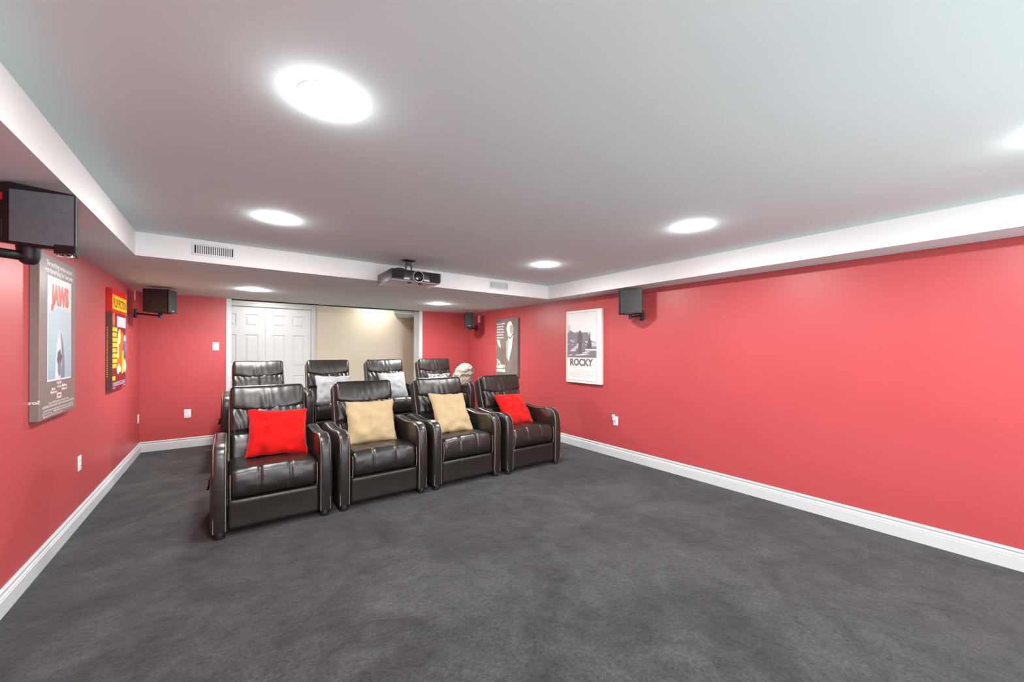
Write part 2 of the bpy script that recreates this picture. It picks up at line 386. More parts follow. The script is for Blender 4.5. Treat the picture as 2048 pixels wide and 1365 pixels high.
# ------------------------------------------------------------------ recliners
ARM = [(.0, .055), (-.004, .20), (-.004, .40), (.0, .53), (.012, .595), (.04, .64), (.09, .664), (.16, .668), (.25, .658), (.36, .648),
       (.46, .650), (.54, .656), (.60, .664), (.66, .664), (.72, .650), (.76, .62), (.78, .56), (.79, .40), (.79, .055)]
AW = .095
HWD = .4          # half of the full width
def arm_bm(s):
    bm = B(); xo = s*HWD; xi = s*(HWD-AW); n_ = 8; rings = []
    for k in range(n_+1):
        t_ = k/n_; x = xo+(xi-xo)*t_; e = min(t_, 1-t_)*AW; ins = 0
        rr = .020
        if e < rr: ins = rr-math.sqrt(max(0, rr*rr-(rr-e)**2))
        puff = .004*math.sin(t_*PI)
        cy, cz = .4, .35; ring = []
        for i, (y, z) in enumerate(ARM):
            a = Vector(ARM[i-1] if i else (ARM[0][0], ARM[0][1])); b = Vector(ARM[(i+1) if i+1 < len(ARM) else i]); d = (b-a).normalized()
            nrm = Vector((-d.y, d.x))
            k2 = -ins+puff if i not in (0, len(ARM)-1) else -ins
            ring.append(bm.verts.new((x+s*.010*math.sin(min(z, .6)/.6*PI)*(1 if t_ < .5 else 0), y+nrm.x*k2, max(.055, z+nrm.y*k2))))
        rings.append(ring)
    m = len(ARM); fs = []
    for A, D in zip(rings, rings[1:]):
        for i in range(m): fs.append(bm.faces.new((A[i], A[(i+1) % m], D[(i+1) % m], D[i])))
    fs.append(bm.faces.new(rings[0])); fs.append(bm.faces.new(rings[-1][::-1]))
    bmesh.ops.recalc_face_normals(bm, faces=fs)
    return bm
def arm_stitch(s, k):
    bm = B()
    for x, ins in (((s*(HWD-.010), -.001), (s*(HWD-AW+.012), -.001))[k],):
        pts = []
        for i, (y, z) in enumerate(ARM[:15]):
            a = Vector(ARM[max(i-1, 0)]); b = Vector(ARM[i+1]); d = (b-a).normalized(); nrm = Vector((-d.y, d.x))
            pts.append((x, y+nrm.x*ins, z+nrm.y*ins))
        tube(bm, pts, .0021, 5)
    return bm
# back frame: s along the back, n out of its front
BK0 = Vector((.545, .40)); BKD = Vector((.29, .617)); BKL = BKD.length; BKD = BKD.normalized(); BKN = Vector((-BKD.y, BKD.x))
def bk(x, s_, n_):
    c = .05*(s_/BKL)**2       # slight curl forward of the head end
    p = BK0+BKD*s_+BKN*(n_+c)
    return (x, p.x, p.y)
BW = .60
def seam(v, c, w_, d): return d*g(v, c, w_)
def back_shell():
    bm = B()
    def f(c):
        x, n_, s_ = c.x, c.y, c.z+BKL/2
        tap = 1-.03*max(0, (s_/BKL-.6))
        return bk(x*tap, s_, -n_-.085)
    pad(bm, BW, .13, BKL, .028, (16, 6, 24), f); bmesh.ops.recalc_face_normals(bm, faces=bm.faces); return bm
def head_cushion():
    bm = B(); H = .205; top = BKL+.004
    def f(c):
        x, n_, s_ = c.x, -c.y, c.z
        X = x/(BW/2)
        sag = -.052*(1-X*X)*max(0, .5-s_/H)
        bul = .020*(1-(2*s_/H)**2)*(1-.3*X*X)
        w1 = .0035*math.sin(70*x+12*s_+2*math.sin(21*x))*g(x, 0, .13)*max(0, .8-s_/H)
        w2 = .0025*noise.noise(Vector((x*22, s_*9, 1.3)))
        return bk(x, top-H/2+s_+sag, .018+n_+(bul+w1+w2)*(1 if n_ > 0 else 0))
    pad(bm, BW-.022, .085, H, .036, (44, 6, 18), f); bmesh.ops.recalc_face_normals(bm, faces=bm.faces); return bm
def lumbar_cushion():
    bm = B(); H = .515
    def f(c):
        x, n_, s_ = c.x, -c.y, c.z+H/2
        X = x/(BW/2)
        d = 0
        if n_ > 0:
            d += .024*math.sin(min(1, max(0, (s_-.0)/.25))*PI)+.028*math.sin(min(1, max(0, (s_-.25)/.28))*PI)
            d -= seam(s_, .25, .010, .020)
            d -= seam(x, 0, .008, .008)*min(1, s_/.3)
            d -= .008*X*X
            # puckers that fan out of the seams
            d += .0035*math.sin(24*X*(1.6-s_)+5*s_+4*noise.noise(Vector((x*5, s_*5, 0))))*(g(s_, .42, .06)+.9*g(s_, .27, .05))*(.3+abs(X))
            d += .010*noise.noise(Vector((x*7, s_*6, 5.1)))
        return bk(x, s_+.02, .0+n_+d)
    pad(bm, BW-.03, .075, H, .03, (52, 6, 52), f); bmesh.ops.recalc_face_normals(bm, faces=bm.faces); return bm
def back_piping(s):
    bm = B()
    if 1:
        tube(bm, [bk(s*(BW/2-.004)*(1-.03*max(0, q/30-.6)), BKL*q/30+.0, -.012) for q in range(1, 31)], .0030, 5)
    return bm
SW = 2*(HWD-AW)-.006
def seat_cushion():
    bm = B(); D_, H = .60, .215
    def f(c):
        x, y, z = c; X = x/(SW/2); t_ = y/D_+.5          # t_ 0 at the front
        if z > 0:
            z += .018*(1-X*X)*(1-.6*t_)+.006*(1-t_)
            z -= .02*t_
            z -= seam(abs(x), .103, .009, .006)*(1 if t_ < .8 else 0)
            z -= seam(y+D_/2, .135, .009, .005)
            z += .0035*noise.noise(Vector((x*14, y*14, 2.2)))
        if y < 0:
            k = max(0, 1-(y+D_/2)/.09)
            y -= k*(.020*(1-(2*z/H)**2 if abs(2*z/H) < 1 else 0)*(1-.35*X**4))
            y += k*seam(abs(x), .103, .009, .006)
            y += k*.003*noise.noise(Vector((x*11, z*20, 7)))
        return (x, y+.325, z+.372)
    pad(bm, SW, D_, H, .05, (84, 44, 20), f); bmesh.ops.recalc_face_normals(bm, faces=bm.faces); return bm
def foot_rest():
    bm = B(); H = .215
    def f(c):
        x, y, z = c; X = x/(SW/2)
        if y < 0:
            q = z/H+.5
            y -= .014*(q**2)*(1-X**6)+.004
            y += seam(abs(x), .103, .006, .006)*q
            y += .002*noise.noise(Vector((x*9, z*9, 3)))
        return (x, y+.042, z+.160)
    pad(bm, SW, .05, H, .018, (54, 5, 16), f); bmesh.ops.recalc_face_normals(bm, faces=bm.faces); return bm
def make_recliner(label):
    t = thing('recliner', label, 'recliner', (0, 0, 0))
    obj('seat_cushion', seat_cushion(), M['leather'], t, True)
    obj('footrest', foot_rest(), M['leather_side'], t, True)
    obj('back_shell', back_shell(), M['leather_side'], t, True)
    h_ = obj('headrest', head_cushion(), M['leather'], t, True)
    l_ = obj('back_cushion', lumbar_cushion(), M['leather'], t, True)
    for s in (-1, 1):
        obj('piping', back_piping(s), M['stitch'], t, True, label='cream piping along the edge of the back')
        bm = B(); tube(bm, [(s*(SW/2-.012), .012-.012*math.sin(k/8*PI), .275+.185*k/8) for k in range(9)], .0022, 5)
        obj('seat_stitching', bm, M['stitch'], t, True)
    for s in (-1, 1):
        a = obj('armrest', arm_bm(s), M['leather'], t, True)
        for k in (0, 1): obj('stitching', arm_stitch(s, k), M['stitch'], a, True)
        for y in (.045, .72):
            bm = B(); lathe(bm, [(0, 0), (.033, 0), (.036, .01), (.034, .05), (.030, .058), (0, .058)], 20, Matrix.Translation((s*(HWD-AW/2), y, 0)))
            obj('foot', bm, M['foot'], t, True)
    obj('frame', box(B(), -SW/2, SW/2, .07, .78, .06, .27), M['foot'], t)
    bm = B(); box(bm, -HWD-.028, -HWD-.004, .34, .44, .30, .36, bev=.006); tube(bm, [(-HWD-.02, .36, .33), (-HWD-.03, .30, .30)], .008, 8)
    obj('recline_lever', bm, M['foot'], t)
    return t
FR = [(.302, 3.50, 0), (1.160, 3.50, 0), (2.022, 3.49, 0), (2.880, 3.455, -.012)]
RR = [(.335, 5.58, 0), (1.212, 5.58, 0), (2.062, 5.58, 0), (2.935, 5.58, 0)]
FL_ = ['leftmost front row dark brown recliner holding a red pillow, nearest the viewer',
       'dark brown leather recliner, second from left in front row, with tan pillow',
       'dark brown leather recliner, third from left in front row, with tan pillow',
       'front row dark brown recliner beside the right wall holding a tilted red pillow']
RL_ = ['rear row leather recliner with no pillow, in front of the white double doors',
       'rear row leather recliner holding pale grey pillow, second from left',
       'rear row leather recliner holding pale grey pillow, third from left',
       'rear row leather recliner with patterned pillow and a blanket on its arm']
proto = None
for (x, y, r_), lab, grp, z in [(p, l, 'front row recliners', 0) for p, l in zip(FR, FL_)]+[(p, l, 'rear row recliners', RZ) for p, l in zip(RR, RL_)]:
    if proto is None: proto = t = make_recliner(lab)
    else: t = copy_tree(proto)
    t.location = (x, y, z); t.rotation_euler = (0, 0, r_); t['label'] = lab; t['group'] = grp

# ------------------------------------------------------------------ pillows
def pillow(label, group, m, loc, size, tilt, roll=0, yaw=0, thick=.155, seed=0, piping=True, bend=.0):
    W_, H_ = size; N_ = 34; bm = B(); grid = {}
    def P(u, v, s):
        px = u*(1-.075*(1-v*v)); pz = v*(1-.075*(1-u*u))
        t_ = (max(0, (1-u*u))**.42)*(max(0, (1-v*v))**.42)*thick/2
        wr = noise.noise(Vector((u*2.2+seed, v*2.2, s*3.0)))*.020*(1-max(abs(u), abs(v))**4)
        wr += .007*math.sin(7*(u+v*.6+seed))*g(abs(u)+abs(v), 1.25, .3)+.008*(.5-abs(noise.noise(Vector((u*1.3+v*.8+seed, v*1.9-u*.5, 4)))*3))*(1-max(abs(u), abs(v))**6)
        ed = noise.noise(Vector((u*3+seed*3, v*3, 9)))*.010
        return Vector((px*W_/2+ed, -s*(t_+wr*(1 if t_ > .012 else t_/.012))+bend*(u*u), pz*H_/2+ed))
    for s in (-1, 1):
        for i in range(N_+1):
            for j in range(N_+1):
                u = math.sin((2*i/N_-1)*PI/2); v = math.sin((2*j/N_-1)*PI/2)
                edge = i in (0, N_) or j in (0, N_)
                k = (i, j, 0 if edge else s)
                if k not in grid: grid[k] = bm.verts.new(P(u, v, s))
        for i in range(N_):
            for j in range(N_):
                q = [grid[(a, b, 0 if (a in (0, N_) or b in (0, N_)) else s)] for a, b in ((i, j), (i+1, j), (i+1, j+1), (i, j+1))]
                bm.faces.new(q if s > 0 else q[::-1])
    bmesh.ops.recalc_face_normals(bm, faces=bm.faces)
    rim = [grid[(i, 0, 0)].co.copy() for i in range(N_)]+[grid[(N_, j, 0)].co.copy() for j in range(N_)]+[grid[(N_-i, N_, 0)].co.copy() for i in range(N_)]+[grid[(0, N_-j, 0)].co.copy() for j in range(N_)]
    t = thing('throw_pillow', label, 'pillow', loc, 0, group)
    t.rotation_euler = (Matrix.Rotation(yaw, 3, 'Z') @ Matrix.Rotation(-tilt, 3, 'X') @ Matrix.Rotation(roll, 3, 'Y')).to_euler()
    obj('cover', bm, M[m], t, True)
    if piping:
        rim2 = []
        for p in rim:
            if not rim2 or (p-rim2[-1]).length > .004: rim2.append(p)
        bm = B(); tube(bm, rim2, .0035, 6, closed=True); obj('piped_edge', bm, M[m], t, True)
    return t
D2 = math.radians
PL = [('red velvet pillow on the leftmost front recliner', 'red pillows', 'pil_red', (.353, 3.949, .665), (.454, .421), 30.1, 3.5, -.3, 1, True),
      ('smooth tan pillow on the second front recliner from the left', 'tan pillows', 'pil_tan', (1.161, 3.967, .666), (.474, .438), 25.1, 1.2, -2.2, 2, True),
      ('wrinkled tan pillow on the third front recliner from the left', 'tan pillows', 'pil_tan', (2.043, 3.944, .676), (.472, .485), 32.4, 4.7, 8.7, 5, True),
      ('smaller red pillow leaning at a tilt on the front recliner by the right wall', 'red pillows', 'pil_red', (2.912, 3.918, .645), (.454, .439), 38.6, 3, 7.6, 4, True),
      ('pale grey pillow on the second rear recliner from the left', 'grey pillows', 'pil_grey', (1.236, 6.037, .796), (.48, .451), 26.6, 1.8, .4, 6, True),
      ('pale grey pillow on the third rear recliner from the left', 'grey pillows', 'pil_grey', (2.111, 6.038, .805), (.442, .46), 24.1, -.1, 5.8, 7, True),
      ('white pillow with black floral pattern on the right rear recliner', 'patterned pillows', 'floral', (2.934, 6.038, .765), (.436, .46), 22.9, .2, 2.7, 8, False)]
for lab, grp, mm, loc, sz, ti, ro, ya, sd, pp in PL: pillow(lab, grp, mm, loc, sz, D2(ti), D2(ro), D2(ya), seed=sd, piping=pp)

# blanket heaped on the rear right arm
bm = B()
def ridge(p, k): return 1-abs(noise.noise(p*k))*3.2
def heap(c):
    x, y, z = c
    t_ = (z+.19)/.38
    x = x*(1.30-.58*t_ if x < 0 else 1.1-.4*t_)-.02*math.sin(3.2*t_); y = y*(1.0-.25*t_)
    v = Vector((x, y, z)); n_ = v.normalized(); q = v+Vector((3.1, .7, 1.9))
    sw = Vector((q.x+.25*q.z, q.y, q.z*1.7-.9*q.x))
    d = .034*noise.noise(q*5)+.011*max(-.5, ridge(sw, 6))+.0045*max(-.4, ridge(sw, 15))
    v += n_*d
    if z < .02: v.x -= .05*(1-t_)
    v.z = max(v.z, -.185)
    return v
pad(bm, .30, .32, .38, .13, (56, 56, 56), heap)
bmesh.ops.recalc_face_normals(bm, faces=bm.faces)
bl = obj('throw_blanket', bm, M['blanket'], None, True); bl.location = (3.305, 5.83, RZ+.665+.125)
tag(bl, 'crumpled taupe fleece blanket heaped on the right arm of the rear row', 'blanket')

# ------------------------------------------------------------------ projector
def projector():
    W_, D_, H_ = .505, .46, .118
    t = thing('projector', 'black ceiling-mounted projector with chrome-ringed lens hanging from the tray ceiling', 'projector', (1.510, 3.878, ZH), D2(-1.2))
    zc = 2.055+H_/2-ZH; z0, z1 = zc-H_/2, zc+H_/2
    bm = B(); box(bm, -W_/2, W_/2, -D_/2, D_/2, z0+.012, z1, bev=.006); obj('case', bm, M['black'], t, True)
    bm = B(); box(bm, -W_/2+.002, W_/2-.002, -D_/2+.002, D_/2-.002, z0+.010, z0+.0155, bev=.001); obj('underside', bm, M['grey_case'], t, True, label='mid grey flat lid facing down')
    for s, x0, x1 in ((-1, -W_/2, -W_/2+.125), (1, W_/2-.115, W_/2)):
        obj('vent_recess', box(B(), x0+.002, x1-.002, -D_/2-.002, -D_/2+.001, z0+.026, z0+.112), M['slot'], t)
        for k in range(6):
            z = z0+.030+k*.0145
            bm = B(); box(bm, x0-.003*(s < 0), x1+.003*(s > 0), -D_/2-.014, -D_/2+.004, z, z+.0075, bev=.002); obj('cooling_fin', bm, M['black'], t)
    for x in (-.085, .085):
        bm = B(); box(bm, x-.03+(.02 if x > 0 else -.02), x+.03+(.02 if x > 0 else -.02), -D_/2-.003, -D_/2+.002, z0+.022, z0+.04, bev=.001); obj('front_badge', bm, M['grey_case'], t)
    Rx = Matrix.Translation((.012, -D_/2, zc)) @ Matrix.Rotation(PI/2, 4, 'X')
    bm = B(); lathe(bm, [(.060, 0), (.060, .014), (.056, .020), (.050, .020), (.048, .012), (.048, 0)], 40, Rx); obj('lens_ring', bm, M['chrome'], t, True)
    bm = B(); lathe(bm, [(.049, 0), (.049, .012), (.036, .004), (.034, .014), (.02, .018), (0, .020)], 32, Rx); obj('lens', bm, M['glass_dark'], t, True)
    for x in (-.055, .055):
        bm = B(); lathe(bm, [(0, z0-.007), (.018, z0-.007), (.022, z0-.002), (.022, z0+.002)], 20, Matrix.Translation((x+.0, -D_/2+.05, 0))); obj('adjuster_foot', bm, M['foot'], t, True)
    bm = B(); lathe(bm, [(.052, z1), (.05, z1+.02), (.035, z1+.026), (0, z1+.026)], 28, Matrix.Translation((-.14, -.13, 0))); obj('lid_dome', bm, M['black'], t, True)
    obj('printed_name', box(B(), -.07, .0, .0-.10, -.088, z0-.0006, z0+.001), M['plate'], t)
    bm = B(); lathe(bm, [(0, 0), (.072, 0), (.070, -.008), (.05, -.012), (.03, -.02), (.026, -.05), (0, -.05)], 32); obj('ceiling_plate', bm, M['black'], t, True)
    bm = B()
    for s in (-1, 1):
        tube(bm, [(s*.022, 0, -.035), (s*.030, 0, -.06), (s*.030, 0, -.11), (s*.05, 0, z1-.002)], .008, 8)
    box(bm, -.08, .08, -.02, .02, z1-.001, z1+.006)
    obj('mount_bracket', bm, M['black'], t, True)
projector()

# ------------------------------------------------------------------ speakers
def speaker(label, ctr, face, w_, d_, h_, wallx, plate_y, plate_z, pitch=0, near=False, side='left'):
    """face: heading of the front (radians from +x)"""
    t = thing('wall_speaker', label, 'speaker', (wallx, plate_y, plate_z), 0, 'wall speakers')
    base = Vector((wallx, plate_y, plate_z))
    sg = 1 if wallx < 0 else -1
    # local cabinet axes: +x front, y across, z up
    Mx = Matrix.Translation(Vector(ctr)-base) @ Matrix.Rotation(face, 4, 'Z') @ Matrix.Rotation(pitch, 4, 'Y')
    bm = B(); box(bm, -d_/2, d_/2-.022, -w_/2, w_/2, -h_/2, h_/2, bev=.004, mtx=Mx); obj('cabinet', bm, M['black' if not near else 'black'], t, True)
    bm = B(); box(bm, d_/2-.018, d_/2, -w_/2-.001, w_/2+.001, -h_/2-.001, h_/2+.001, bev=.006, seg=3, mtx=Mx); gr = obj('grille', bm, M['cloth_black'], t, True)
    bm = B(); box(bm, d_/2-.0005, d_/2+.0012, -.016, .016, -h_/2+.018, -h_/2+.026, mtx=Mx); obj('badge', bm, M['grey_case'], gr)
    for s in (-1, 1):
        bm = B(); y0 = s*(w_/2+.0015)
        if near: pts = [(-d_/2+.006, -h_/2+.012), (d_/2-.024, -h_/2+.008), (d_/2-.024, h_/2-.004), (-d_/2+.006, h_/2-.034)]
        else: pts = [(-d_/2+.003, -h_/2+.003), (d_/2-.026, -h_/2+.003), (d_/2-.026, h_/2-.003), (-d_/2+.003, h_/2-.003)]
        prism(bm, pts, 'y', min(s*w_/2-s*.002, y0), max(s*w_/2-s*.002, y0))
        for v in bm.verts: v.co = Mx @ v.co
        obj('side_panel', bm, M['vinyl_grey' if near else 'black'], t)
    if near:
        bm = B()
        for z in (-.05,): box(bm, -d_/2-.004, -d_/2+.001, -.045, .045, z-.03, z+.03, bev=.002, mtx=Mx)
        obj('terminal_cup', bm, M['foot'], t)
        for s, mm in ((-1, 'pil_red'), (1, 'foot')):
            bm = B(); lathe(bm, [(0, 0), (.009, 0), (.011, .016), (0, .018)], 12, Mx @ Matrix.Translation((-d_/2-.003, s*.024, -.05)) @ Matrix.Rotation(-PI/2, 4, 'Y')); obj('binding_post', bm, M[mm], t, True)
        bm = B(); box(bm, -d_/2-.001, -d_/2+.001, -w_/2+.012, -w_/2+.05, h_/2-.055, h_/2-.03, mtx=Mx); obj('rating_label', bm, M['grey_case'], t)
    # bracket: wall plate, arm to a point below the cabinet, swivel knuckle, clamp
    bm = B(); pad(bm, .03, .055, .115, .012, (4, 5, 8)); bmesh.ops.translate(bm, vec=(sg*.015, 0, 0), verts=bm.verts); obj('wall_plate', bm, M['foot'], t, True)
    kp = Mx @ Vector((0, 0, -h_/2-.04))
    bm = B(); a = Vector((sg*.02, 0, 0)); a2 = kp.copy(); a2.z = a2.z*1.0
    tube(bm, [a, a.lerp(a2, .5), a2], .011 if not near else .017, 8); obj('bracket_arm', bm, M['foot'], t, True)
    bm = B(); tube(bm, [kp+Vector((0, 0, -.022)), kp, Mx @ Vector((0, 0, -h_/2+.001))], [.018, .021, .017] if not near else [.016, .028, .032], 14); obj('swivel', bm, M['foot'], t, True)
    bm = B(); box(bm, -.03, .07, -w_*.5-.004, w_*.5+.004, -h_/2-.008, -h_/2-.001, mtx=Mx)
    for s in (-1, 1): box(bm, .035, .07, s*(w_/2+.001)-.003, s*(w_/2+.001)+.003, -h_/2-.006, -h_/2+.022, mtx=Mx)
    for x in (.075, .11): lathe(bm, [(0, -h_/2-.014), (.011, -h_/2-.014), (.013, -h_/2-.002), (0, -h_/2)], 12, Mx @ Matrix.Translation((x, 0, 0)))
    obj('clamp', bm, M['foot'], t, True)
    return t
def camray(u, v, d):
    x = (u-1024)/F_PX; y = (v-HY)/F_PX; c_, s_ = math.cos(-ROLL), math.sin(-ROLL); x, y = x*c_-y*s_, x*s_+y*c_
    return Vector((0, 0, CAM_Z))+(fwd+rgt*x+up*(-y))*d
def near_speaker():
    base = Vector((XL, 2.50, 1.80))
    t = thing('wall_speaker', 'large black speaker with grey side panel, nearest the viewer high on the left wall', 'speaker', base, 0, 'wall speakers')
    # plan of the cabinet: rear-left, near-left, near-right (front edge), far-right; it hangs tilted down towards its front
    d = 1.68
    A, Bq = camray(17, 500, d), camray(151, 500, d); A.z = Bq.z = 0
    D_ = A+Vector((-.15, .12, 0)); E_ = camray(155.5, 500, 1.80); E_.z = 0
    def zt(p, k): return k[0]+(k[1]-k[0])*((p-A).dot((Bq-A).normalized())/(Bq-A).length)
    def hexa(bm, plan, top, bot, out=0):
        lo = [bm.verts.new(Vector((p.x, p.y, zt(p, bot)))-base) for p in plan]; hi = [bm.verts.new(Vector((p.x, p.y, min(2.127, zt(p, top))))-base) for p in plan]; n_ = len(plan)
        fs = [bm.faces.new(lo), bm.faces.new(hi)]+[bm.faces.new((lo[i], lo[(i+1) % n_], hi[(i+1) % n_], hi[i])) for i in range(n_)]
        bmesh.ops.recalc_face_normals(bm, faces=fs)
    nrm = -fwd
    bm = B(); hexa(bm, [A, Bq, E_, D_], (2.125, 2.062), (1.853, 1.812)); bmesh.ops.bevel(bm, geom=list(bm.edges), offset=.004, segments=2, affect='EDGES'); obj('cabinet', bm, M['black'], t, True)
    w_ = (Bq-A).normalized()
    a, b = A+w_*.004, Bq-w_*.003
    bm = B(); hexa(bm, [a+nrm*.002, b+nrm*.002, b-nrm*.006, a-nrm*.006], (2.090, 2.056), (1.864, 1.826)); obj('side_panel', bm, M['vinyl_grey'], t, label='vinyl side panel with a pale reflection in its colour')
    bm = B(); hexa(bm, [b+nrm*.003, Bq+w_*.004+nrm*.003, E_+w_*.003, E_-w_*.006], (2.062, 2.055), (1.822, 1.806)); obj('grille', bm, M['cloth_black'], t)
    # rear face details
    rd = (D_-A).normalized(); rn_ = Vector((rd.y, -rd.x, 0)); rn_ = -rn_ if rn_.dot(-fwd) < 0 else rn_
    def rear(u0, u1, z0, z1, th, name, m_, par):
        bm = B(); p0, p1 = A+rd*u0, A+rd*u1; vs = []
        for q in (p0, p1, p1+rn_*th, p0+rn_*th): vs.append(q)
        lo = [bm.verts.new(Vector((q.x, q.y, z0))-base) for q in vs]; hi = [bm.verts.new(Vector((q.x, q.y, z1))-base) for q in vs]
        fs = [bm.faces.new(lo), bm.faces.new(hi)]+[bm.faces.new((lo[i], lo[(i+1) % 4], hi[(i+1) % 4], hi[i])) for i in range(4)]
        bmesh.ops.recalc_face_normals(bm, faces=fs); return obj(name, bm, m_, par)
    rear(.03, .11, 2.045, 2.075, .001, 'rating_label', M['pil_red'], t)
    cup = rear(.03, .16, 1.885, 1.955, .004, 'terminal_cup', M['foot'], t)
    rear(.038, .152, 1.893, 1.947, .0045, 'cup_recess', M['slot'], cup)
    for k, mm in ((.055, 'pil_red'), (.12, 'foot')):
        q = A+rd*k+rn_*.004; q.z = 1.92; q -= base
        bm = B(); tube(bm, [q, q+rn_*.018], .010, 12); obj('binding_post', bm, M[mm], t, True)
    for k in (0,):
        q = A+rd*.09+rn_*.001; q.z = 2.0; q -= base; bm = B(); tube(bm, [q, q+rn_*.004], .032, 24); obj('port', bm, M['foot'], t, True)
    bm = B(); pad(bm, .03, .06, .12, .012, (4, 5, 8)); bmesh.ops.translate(bm, vec=(.015, 0, 0), verts=bm.verts); obj('wall_plate', bm, M['foot'], t, True)
    kp = camray(58, 514, 1.76)-base
    bm = B(); tube(bm, [Vector((.02, 0, 0)), kp], .021, 10); obj('bracket_arm', bm, M['foot'], t, True)
    bm = B(); tube(bm, [kp+Vector((0, 0, -.035)), kp+Vector((0, 0, -.025)), kp, kp+Vector((0, 0, .045))], [.016, .028, .036, .040], 18); obj('swivel', bm, M['foot'], t, True)
    q0, q1 = camray(110, 507, 1.72)-base, camray(150, 512, 1.72)-base
    bm = B()
    for q in (q0.lerp(q1, .25), q0.lerp(q1, .75)): tube(bm, [q+Vector((0, 0, -.010)), q+Vector((0, 0, .012))], .012, 12)
    obj('clamp_knobs', bm, M['chrome'], t, True)
    p0, p1 = b-w_*.085, b+w_*.004
    bm = B(); hexa(bm, [p0+nrm*.006, p1+nrm*.006, p1-nrm*.02, p0-nrm*.02], (1.865, 1.838), (1.815, 1.803)); obj('clamp', bm, M['foot'], t)
near_speaker()
speaker('black speaker at the far end of the left wall beside the rear corner', (-.665, 6.26, 1.96), D2(-16), .20, .25, .275, XL, 6.68, 1.83)
speaker('black speaker high in the rear right corner of the room', (3.66, 6.36, 1.945), D2(-112), .155, .2, .27, XR, 6.74, 1.825)
speaker('black speaker on the right wall between the white poster and the plain wall', (3.862, 2.872, 1.965), D2(127), .16, .265, .28, XR, 2.84, 1.81)

# ------------------------------------------------------------------ posters
def text_bm(bm, s, size, x, z, y, m_i=0, sx=1., bold=0., align='CENTER', mirror=False, fit=None, ext=.0004):
    cu = bpy.data.curves.new('t', 'FONT'); cu.body = s; cu.size = size; cu.align_x = align; cu.offset = bold; cu.extrude = 0; cu.resolution_u = 3
    o = bpy.data.objects.new('t', cu); C.objects.link(o)
    me = bpy.data.meshes.new_from_object(o.evaluated_get(bpy.context.evaluated_depsgraph_get()))
    bpy.data.objects.remove(o); 
    xs = [v.co.x for v in me.vertices]
    if fit and xs: sx = fit/(max(xs)-min(xs))
    off = 0
    if fit: off = -(max(xs)+min(xs))/2*sx if align == 'CENTER' else -min(xs)*sx
    vs = [bm.verts.new((x+(off+v.co.x*sx)*(-1 if mirror else 1), y, z+v.co.y)) for v in me.vertices]
    for p in me.polygons:
        try:
            f = bm.faces.new([vs[i] for i in p.vertices]); f.material_index = m_i
        except ValueError: pass
    bpy.data.meshes.remove(me)
def poly(bm, pts, y, mi=0):
    f = bm.faces.new([bm.verts.new((p[0], y, p[1])) for p in pts]); f.material_index = mi
    return f
def blob(bm, cx, cz, rx, rz, y, mi=0, n_=20, wob=0, seed=0):
    poly(bm, [(cx+rx*math.cos(a)*(1+wob*noise.noise(Vector((math.cos(a)*2+seed, math.sin(a)*2, seed)))),
               cz+rz*math.sin(a)*(1+wob*noise.noise(Vector((math.cos(a)*2+seed, math.sin(a)*2, seed+3))))) for a in [k*2*PI/n_ for k in range(n_)]], y, mi)
def rect(bm, x0, x1, z0, z1, y, mi=0): poly(bm, [(x0, z0), (x1, z0), (x1, z1), (x0, z1)], y, mi)
def textbars(bm, x0, x1, z, h, y, mi=0, rnd=None, words=6, ragged=0):
    x = x0; xe = x1-ragged*rnd.random()*(x1-x0)
    while x < xe-.004:
        wl = min((x1-x0)/words*(.5+rnd.random()), xe-x)
        q = x
        while q < x+wl-.001:
            lw = h*(.45+.35*rnd.random()); lw = min(lw, x+wl-q)
            rect(bm, q, q+lw, z, z+h*(.72+.28*(rnd.random() > .6)), y, mi); q += lw+h*.18
        x += wl+h*.45
def fm(name, c, rough=.35): return mat(name, srgb(*c), rough, spec=.5, var=(40, tuple(q*.93 for q in srgb(*c)), .3, .7, 2))
PW, PH, PT = .667, 1.0, .042
def poster(label, wall, yc, zc, side_mats, back_col):
    rz = PI/2 if wall == 'left' else -PI/2
    # local: x right as seen from the room, -y towards the room, z up
    x = XL if wall == 'left' else XR
    t = thing('canvas_poster', label, 'poster', (x, yc, zc), rz)
    return t
def canvas(t, m, w=PW, h=PH, th=PT):
    bm = B(); box(bm, -w/2, w/2, -th, -.001, -h/2, h/2, bev=.0025); return obj('canvas', bm, m, t)
rn = random.Random(3)
Y0 = -PT-.0006
